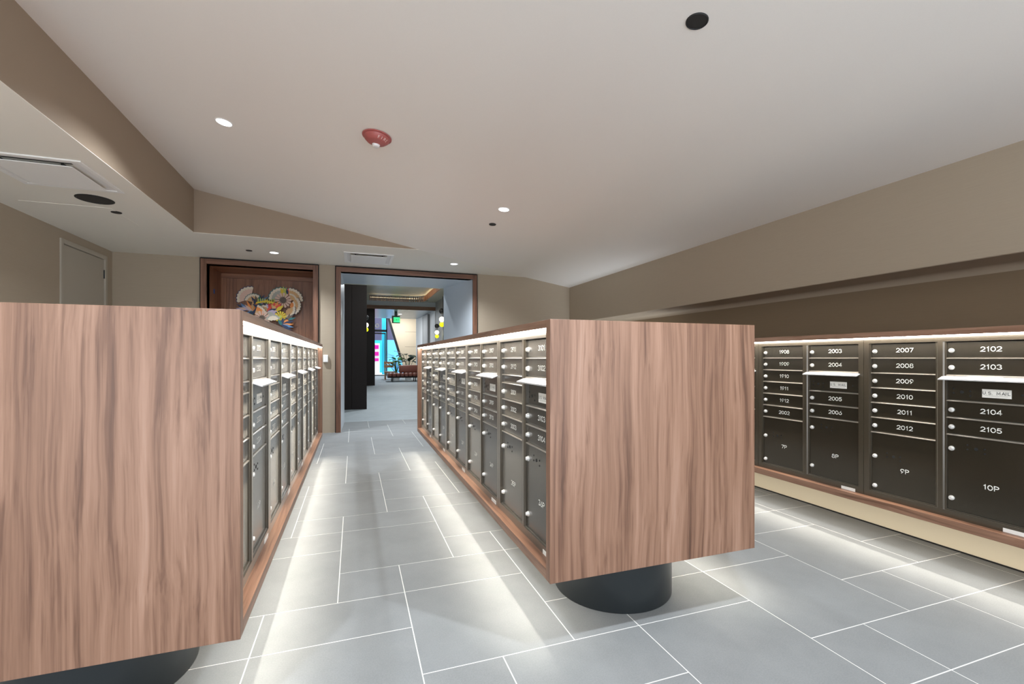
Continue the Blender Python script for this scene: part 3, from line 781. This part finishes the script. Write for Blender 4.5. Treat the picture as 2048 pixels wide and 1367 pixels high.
# middle ferns and reds
for k in range(8):
    piece('fern_leaf', [(-1.42+0.032*k+sx*0.010, 2.0+0.008*math.sin(k)+sz) for sx, sz in ((-1, 0), (-0.8, 0.055), (0, 0.075), (0.8, 0.055), (1, 0))], 'petal_lime')
piece('fern_rib', [(-1.45, 1.985), (-1.30, 2.02), (-1.17, 1.985), (-1.17, 2.01), (-1.30, 2.045), (-1.45, 2.01)], 'petal_yellow')
spikes(-1.17, 1.88, [(100, 0.15, 0.07, 'petal_red'), (80, 0.16, 0.07, 'petal_orange'), (60, 0.15, 0.07, 'petal_red'), (40, 0.15, 0.06, 'petal_yellow'), (120, 0.12, 0.06, 'petal_tan')])
spikes(-1.28, 1.86, [(70, 0.12, 0.05, 'petal_red'), (25, 0.14, 0.06, 'petal_navy'), (5, 0.14, 0.06, 'petal_lilac'), (-15, 0.13, 0.05, 'petal_lilac'), (-35, 0.12, 0.06, 'petal_grey')])
fan(-1.47, 1.80, 0.18, 5, 75, [(1.05, 'petal_brown'), (1.0, 'petal_cream'), (0.82, 'petal_orange'), (0.5, 'petal_tan')], 6)
daisy(-1.36, 1.76, 0.12, 13, 'petal_pink', 'petal_brown', 0, 0.30)
daisy(-1.10, 1.79, 0.09, 13, 'petal_yellow', 'petal_lime', 8, 0.22)
fan(-1.20, 1.72, 0.11, 20, 170, [(1.0, 'petal_grey'), (0.75, 'petal_cream')], 5)
spikes(-1.08, 1.66, [(60, 0.15, 0.05, 'petal_brown'), (40, 0.19, 0.05, 'petal_orange'), (22, 0.20, 0.05, 'petal_navy'), (5, 0.18, 0.04, 'petal_orange'), (-12, 0.18, 0.05, 'petal_blue'), (-30, 0.17, 0.05, 'petal_navy'), (80, 0.12, 0.05, 'petal_navy'), (120, 0.10, 0.05, 'petal_teal')])
spikes(-0.99, 1.74, [(50, 0.13, 0.04, 'petal_brown'), (20, 0.12, 0.04, 'petal_teal'), (75, 0.11, 0.04, 'petal_brown')])

# ---------------------------------------------------------------- lobby beyond the portal
LZ, LR, LE = 3.50, 3.30, 19.5
lf_ = boxes('floor', [(-1.6, 6.0, PD, 31.0, -0.06, 0.0)], 'lobby_floor'); tag(lf_, 'smooth blue grey lobby floor beyond the portal', 'floor', kind='structure')
lc = boxes('ceiling', [(-1.6, 6.0, PD, 24.0, LZ, LZ+0.1), (-1.6, 6.0, 24.0, 31.0, 3.8, 3.9), (-1.6, 6.0, PD, PD+0.08, PZ, LZ)], 'lobby_ceiling'); tag(lc, 'pale lobby ceiling beyond the portal', 'ceiling', kind='structure')
boxes('slot_vent', [(0.9, 2.9, 18.9, 19.0, LZ-0.006, LZ)], 'shadow_black', lc)
lw = boxes('wall_lobby', [(-1.7, -1.6, PD, 31.0, 0, 3.9), (LR, LR+0.1, PD, LE, 0, LZ), (LR, 6.0, LE, LE+0.1, 0, LZ), (-1.6, PX0-0.02, PD-0.02, PD+0.02, 0, LZ), (1.9, LR, PD, PD+0.08, 0, LZ), (6.0, 6.1, LE, 31, 0, 3.9)], 'lobby_wall')
tag(lw, 'pale grey lobby side wall seen through the portal', 'wall', kind='structure')
boxes('black_panel', [(LR-0.03, LR, 9.0, 17.25, 0, 3.21)], 'black_plastic', lw)
boxes('black_pilaster', [(LR-0.06, LR, 17.35, 17.5, 0, LZ)], 'black_plastic', lw)
dk = thing('dark_wood_block', 'dark stained wood panelled block on the left just past the portal', 'wall panel', (0, 0, 0))
for k in range(4):
    xa = -1.0+0.3175*k
    boxes('panel', [(xa+0.002, xa+0.3155, 10.6, 10.63, 0, LZ-0.002)], 'dark_wood', dk, 0.002)
boxes('block_core', [(-1.0, 0.262, 10.63, 19.2, 0, LZ-0.002)], 'dark_wood', dk)
p2 = thing('trim_3', 'second portal with pale lining at the end of the lobby', 'portal', kind='structure')
boxes('pier', [(-1.6, 0.81, LE, 24.0, 0, 3.15)], 'dark_wood', p2)
boxes('header', [(-1.6, LR+0.1, LE, 24.0, 3.15, LZ-0.002)], 'portal_panel', p2)
boxes('header_board', [(0.3, LR-0.002, LE-0.03, LE, 3.15, 3.30)], 'walnut_x', p2)
bm = bmesh.new(); prism(bm, [(3.28, LE), (3.5, LE), (3.5, 24.0), (3.05, 24.0), (3.15, 22.0)], 'z', 0, 3.15); link('reveal_panel', finish('reveal', bm), 'white_paint', p2)
boxes('reveal_inset', [(3.13, 3.24, 20.6, 22.3, 0, 3.1)], 'grey_panel', p2)
# slatted ceiling ring with warm cove light
ring = thing('ceiling_ring', 'curved timber slat ring with warm cove light on the lobby ceiling', 'ceiling ring', (0, 0, 0))
path = [(0.55+0.05*i, 17.5) for i in range(29)]
path += [(1.95+0.55*math.sin(PI/2*i/10), 16.95+0.55*math.cos(PI/2*i/10)) for i in range(1, 11)]
path += [(2.5, 16.9-0.09*i) for i in range(85)]
bm = bmesh.new()
for x, y in path:
    box(bm, x-0.014, x+0.014, y-0.014, y+0.014, 3.24, 3.44)
o = link('slat', finish('slat', bm), 'slat_oak', ring); o['kind'] = 'stuff'
bm = bmesh.new()
for (xa, ya), (xb, yb) in zip(path, path[1:]):
    v = [bm.verts.new(p) for p in ((xa, ya+0.03, 3.37), (xb+0.0, yb+0.03, 3.37), (xb+0.05, yb+0.06, 3.38), (xa+0.05, ya+0.06, 3.38))]
    bm.faces.new(v)
link('cove_strip', finish('cove_strip', bm), 'cove_glow', ring)
def globe(bm, o, r): lathe(bm, [(0, -r)] + [(r*math.cos(a), r*math.sin(a)) for a in [math.radians(-75+15*i) for i in range(11)]] + [(0, r)], 20, 'z', o)
def sconce(label, x, y, z, r, sx):
    s = thing('wall_sconce', label, 'wall lamp', (x, y, z), (0, 0, 0), 'globe wall lamps in the lobby')
    bm = bmesh.new(); globe(bm, (0, 0, 3.1*r), r*1.1); link('black_globe', finish('black_globe', bm, True), 'black_plastic', s)
    bm = bmesh.new(); globe(bm, (0, 0, 0), r); a = link('white_globe', finish('white_globe', bm, True), 'globe_white', s)
    bm = bmesh.new(); globe(bm, (0, 0, -1.9*r), r*0.95); link('yellow_globe', finish('yellow_globe', bm, True), 'globe_yellow', s)
    boxes('stem', [(-0.012, 0.012, -0.012, 0.012, -1.2*r, 2.4*r)], 'black_metal', s)
    boxes('wall_arm', [(min(0, sx), max(0, sx), -0.012, 0.012, 3.1*r-0.012, 3.1*r+0.012)], 'black_metal', s)
sconce('globe wall lamp with yellow lower globe, nearer one on the right lobby wall', 3.10, 16.9, 2.57, 0.10, 0.2)
sconce('globe wall lamp with yellow lower globe, farther one on the right lobby wall', 3.06, 17.75, 2.13, 0.08, 0.24)
sconce('globe wall lamp beside the dark wood block on the left', 0.31, 13.0, 2.03, 0.065, -0.045)
def lobby_fill_lamp(x, y, z, w, label):  # ceiling lamps added to light the lobby
    t = thing('downlight', label, 'downlight', (x, y, z), (0, 0, 0), 'added lobby fill lamps')
    bm = bmesh.new(); lathe(bm, [(0.10, 0), (0.10, -0.004), (0.085, -0.004)], 24); link('trim_ring', finish('trim_ring', bm, True), 'white_plastic', t)
    bm = bmesh.new(); lathe(bm, [(0.085, -0.003), (0, -0.004)], 24); link('lens', finish('lens', bm, True), 'lamp_lens', t)
    ld = bpy.data.lights.new('lamp', 'AREA'); ld.shape = 'DISK'; ld.size = 0.17; ld.energy = w; ld.color = (0.92, 0.97, 1.0)
    o = bpy.data.objects.new('lamp', ld); C.objects.link(o); o.parent = t; o.location = (0, 0, -0.01)
for k, (x, y, z, w) in enumerate(((1.0, 11.5, LZ, 50), (1.6, 15.0, LZ, 60), (2.0, 21.5, 3.15, 40), (2.6, 26.5, 3.8, 70), (1.0, 9.4, LZ, 28))):
    lobby_fill_lamp(x, y, z, w, 'added lobby ceiling fill lamp, number %s from the portal' % ['two', 'three', 'four', 'five', 'one'][k])
# exit sign
ex = thing('exit_sign', 'green lit EXIT sign hanging under the second portal', 'exit sign', (1.72, 20.3, 2.80))
boxes('housing', [(-0.17, 0.17, 0, 0.05, -0.16, 0.16)], 'exit_plate', ex, 0.004)
boxes('lit_face', [(-0.10, 0.16, -0.006, 0, -0.12, 0.09)], 'exit_green', ex)
link('lettering', text_mesh('EXIT', 0.14, 0.8), 'exit_plate', ex, (0.03, -0.009, -0.015), (PI/2, 0, 0))
boxes('stem', [(-0.06, 0.06, 0.01, 0.04, 0.16, 0.35)], 'exit_plate', ex)
# far end: cream wall with a raking edge, storefront, street
fw = thing('wall_far', 'cream panelled wall with a raking black edge at the far end', 'wall', kind='structure')
bm = bmesh.new(); prism(bm, [(1.86, 3.78), (2.70, 1.0), (2.95, 0.0), (6.0, 0.0), (6.0, 3.78)], 'y', 28.0, 28.1); link('cream_board', finish('cream_board', bm), 'cream_panel', fw)
bm = bmesh.new(); prism(bm, [(1.78, 3.78), (1.92, 3.78), (2.75, 1.0), (2.61, 1.0)], 'y', 27.9, 28.0); link('raking_trim', finish('raking_trim', bm), 'black_metal', fw)
for z in (0.9, 1.8, 2.7): boxes('board_joint', [(2.9, 6.0, 27.996, 28.0, z, z+0.012)], 'walnut_x', fw)
sf = thing('door_2', 'black framed glass storefront door at the far end of the lobby', 'door', (0, 30.0, 0), kind='structure')
boxes('storefront_frame', [(1.93, 2.0, -0.05, 0.05, 0, 3.8), (0.5, 2.0, -0.05, 0.05, 2.78, 2.92), (0.5, 0.6, -0.05, 0.05, 0, 3.8), (2.0, 6.0, -0.05, 0.05, 0, 0.08)], 'black_metal', sf)
boxes('door_rail', [(0.62, 1.90, -0.03, 0.03, 2.64, 2.72), (0.62, 1.90, -0.03, 0.03, 0.0, 0.06), (1.84, 1.90, -0.03, 0.03, 0, 2.72)], 'black_metal', sf)
boxes('pane', [(0.62, 1.84, -0.005, 0.005, 0.06, 2.64)], 'glass', sf)
boxes('pane', [(0.6, 1.93, -0.005, 0.005, 2.92, 3.8)], 'glass', sf)
boxes('pane', [(2.0, 3.4, -0.005, 0.005, 0.08, 3.8)], 'glass', sf)
bm = bmesh.new(); lathe(bm, [(0.13, 0), (0.13, -0.01), (0.075, -0.01), (0.075, 0)], 24, 'y', (1.38, -0.01, 3.17)); link('ring_mark', finish('ring_mark', bm), 'street_white', sf)
st = boxes('street', [(-6, 12, 30.2, 40, -0.1, -0.02)], 'street_white'); tag(st, 'sunlit pale street surface outside the storefront', 'street', kind='structure')
tag(boxes('street_wall', [(-2, 8, 39.5, 39.8, 2.4, 6.0)], 'street_dark'), 'dark building front across the street', 'building')
tag(boxes('blue_hoarding', [(2.1, 6.0, 36.0, 36.1, -0.02, 2.5)], 'street_blue'), 'bright blue hoarding seen through the storefront', 'hoarding')
tag(boxes('cyan_column', [(1.85, 2.15, 33.0, 33.25, -0.02, 4.6)], 'street_cyan'), 'cyan banner column outside the storefront door', 'banner')
tag(boxes('teal_hoarding', [(-1, 2.1, 37.0, 37.1, -0.02, 2.5)], 'street_cyan'), 'teal board behind the magenta posters outside', 'hoarding')
tag(boxes('kiosk', [(0.70, 1.70, 33.03, 33.4, -0.02, 2.15)], 'street_white'), 'white kiosk carrying magenta posters outside the storefront', 'kiosk')
for k, (z0, z1, n_) in enumerate(((1.75, 2.02, 'top'), (1.28, 1.55, 'middle'), (0.90, 1.10, 'lowest'))):
    tag(boxes('poster', [(0.8, 1.62, 33.0, 33.03, z0, z1)], 'street_magenta'), 'magenta poster outside the storefront door, %s of three' % n_, 'poster', 'magenta posters outside')

# furniture at the far end
db = thing('daybed', 'low brown leather tufted daybed at the far end of the lobby', 'daybed', (1.50, 22.0, 0))
for iy in range(4):
    for ix in range(8):
        xa, ya = 0.19*ix, 0.22*iy
        k_ = 'tuft'
        if k_ not in MESH:
            bm = bmesh.new(); box(bm, 0.004, 0.186, 0.004, 0.216, 0, 0.18)
            bmesh.ops.recalc_face_normals(bm, faces=bm.faces)
            bmesh.ops.bevel(bm, geom=list(bm.edges), offset=0.055, segments=2, profile=0.5, affect='EDGES'); MESH[k_] = finish('tuft', bm, True)
        link('cushion_tuft', MESH[k_], 'leather', db, (xa, ya, 0.24))
boxes('base_frame', [(0, 1.52, 0, 0.88, 0.19, 0.245)], 'dark_wood', db, 0.006)
for x in (0.22, 1.28):
    for y in (0.1, 0.78):
        bm = bmesh.new(); lathe(bm, [(0.022, 0), (0.022, 0.19)], 12, 'z', (x, y, 0)); link('leg', finish('leg', bm, True), 'black_metal', db)
bo = bmesh.new(); box(bo, 0.56, 1.50, 0.50, 0.80, 0.42, 0.78); bmesh.ops.recalc_face_normals(bo, faces=bo.faces); bmesh.ops.bevel(bo, geom=list(bo.edges), offset=0.05, segments=3, profile=0.5, affect='EDGES')
link('back_cushion', finish('back_cushion', bo, True), 'leather', db)
ch = thing('lounge_chair', 'orange wooden lounge chair behind the daybed', 'chair', (1.50, 24.4, 0))
boxes('seat', [(0, 0.62, 0, 0.6, 0.36, 0.42)], 'orange_wood', ch, 0.01)
for z in (0.62, 0.80): boxes('back_slat', [(0, 0.5, 0.56, 0.60, z, z+0.13)], 'orange_wood', ch, 0.008)
for x in (0.02, 0.56):
    for y in (0.02, 0.54): boxes('leg', [(x, x+0.05, y, y+0.05, 0, 0.36 if y < 0.3 else 0.95)], 'orange_wood', ch, 0.004)
def leaf_mesh(ln, w):
    bm = bmesh.new(); rows = []
    for i in range(7):
        t = i/6; ww = w*math.sin(PI*min(0.98, t*0.92+0.06)); z = -0.25*ln*t*t
        rows.append([bm.verts.new((s*ww, ln*t, z+abs(s)*0.12*w)) for s in (-1, 0, 1)])
    for a, b in zip(rows, rows[1:]):
        bm.faces.new((a[0], a[1], b[1], b[0])); bm.faces.new((a[1], a[2], b[2], b[1]))
    return finish('leaf', bm, True)
def plant(name, label, loc, mat, n, ln, w, h0, h1, spread):
    p = thing(name, label, 'plant', loc)
    bm = bmesh.new(); lathe(bm, [(0, 0), (0.15, 0), (0.19, 0.36), (0.175, 0.36), (0.165, 0.33), (0, 0.33)], 24); link('pot', finish('pot', bm, True), 'pot_white', p)
    lm = leaf_mesh(ln, w)
    for k in range(n):
        a = 2.4*k; z = lerp(h0, h1, ((k*7) % n)/max(1, n-1)); rr = spread*random.uniform(0.3, 1.0)
        bx, by = rr*math.cos(a), rr*math.sin(a)*0.6
        s = link('stem', cyl_between((0, 0, 0.33), (bx*0.9, by*0.9, z)), 'leaf_dark' if mat == 'leaf_dark' else 'leaf_bright', p)
        link('leaf', lm, mat, p, (bx*0.9, by*0.9, z), (random.uniform(-0.2, 0.8), 0, a-PI/2+random.uniform(-0.3, 0.3)))
def cyl_between(a, b, r=0.008):
    bm = bmesh.new(); A, B = Vector(a), Vector(b); d = (B-A).normalized(); u_ = d.orthogonal().normalized(); v_ = d.cross(u_)
    r0 = [bm.verts.new(A+(u_*math.cos(2*PI*i/6)+v_*math.sin(2*PI*i/6))*r) for i in range(6)]
    r1 = [bm.verts.new(B+(u_*math.cos(2*PI*i/6)+v_*math.sin(2*PI*i/6))*r) for i in range(6)]
    for i in range(6): bm.faces.new((r0[i], r0[(i+1) % 6], r1[(i+1) % 6], r1[i]))
    return finish('stem', bm)
plant('potted_shrub', 'bright green leafy potted shrub behind the daybed', (2.00, 23.4, 0), 'leaf_bright', 30, 0.34, 0.09, 0.6, 1.25, 0.36)
plant('potted_rubber_plant', 'dark big leaved potted plant beside the bright shrub', (2.66, 24.1, 0), 'leaf_dark', 14, 0.50, 0.17, 0.95, 1.55, 0.36)
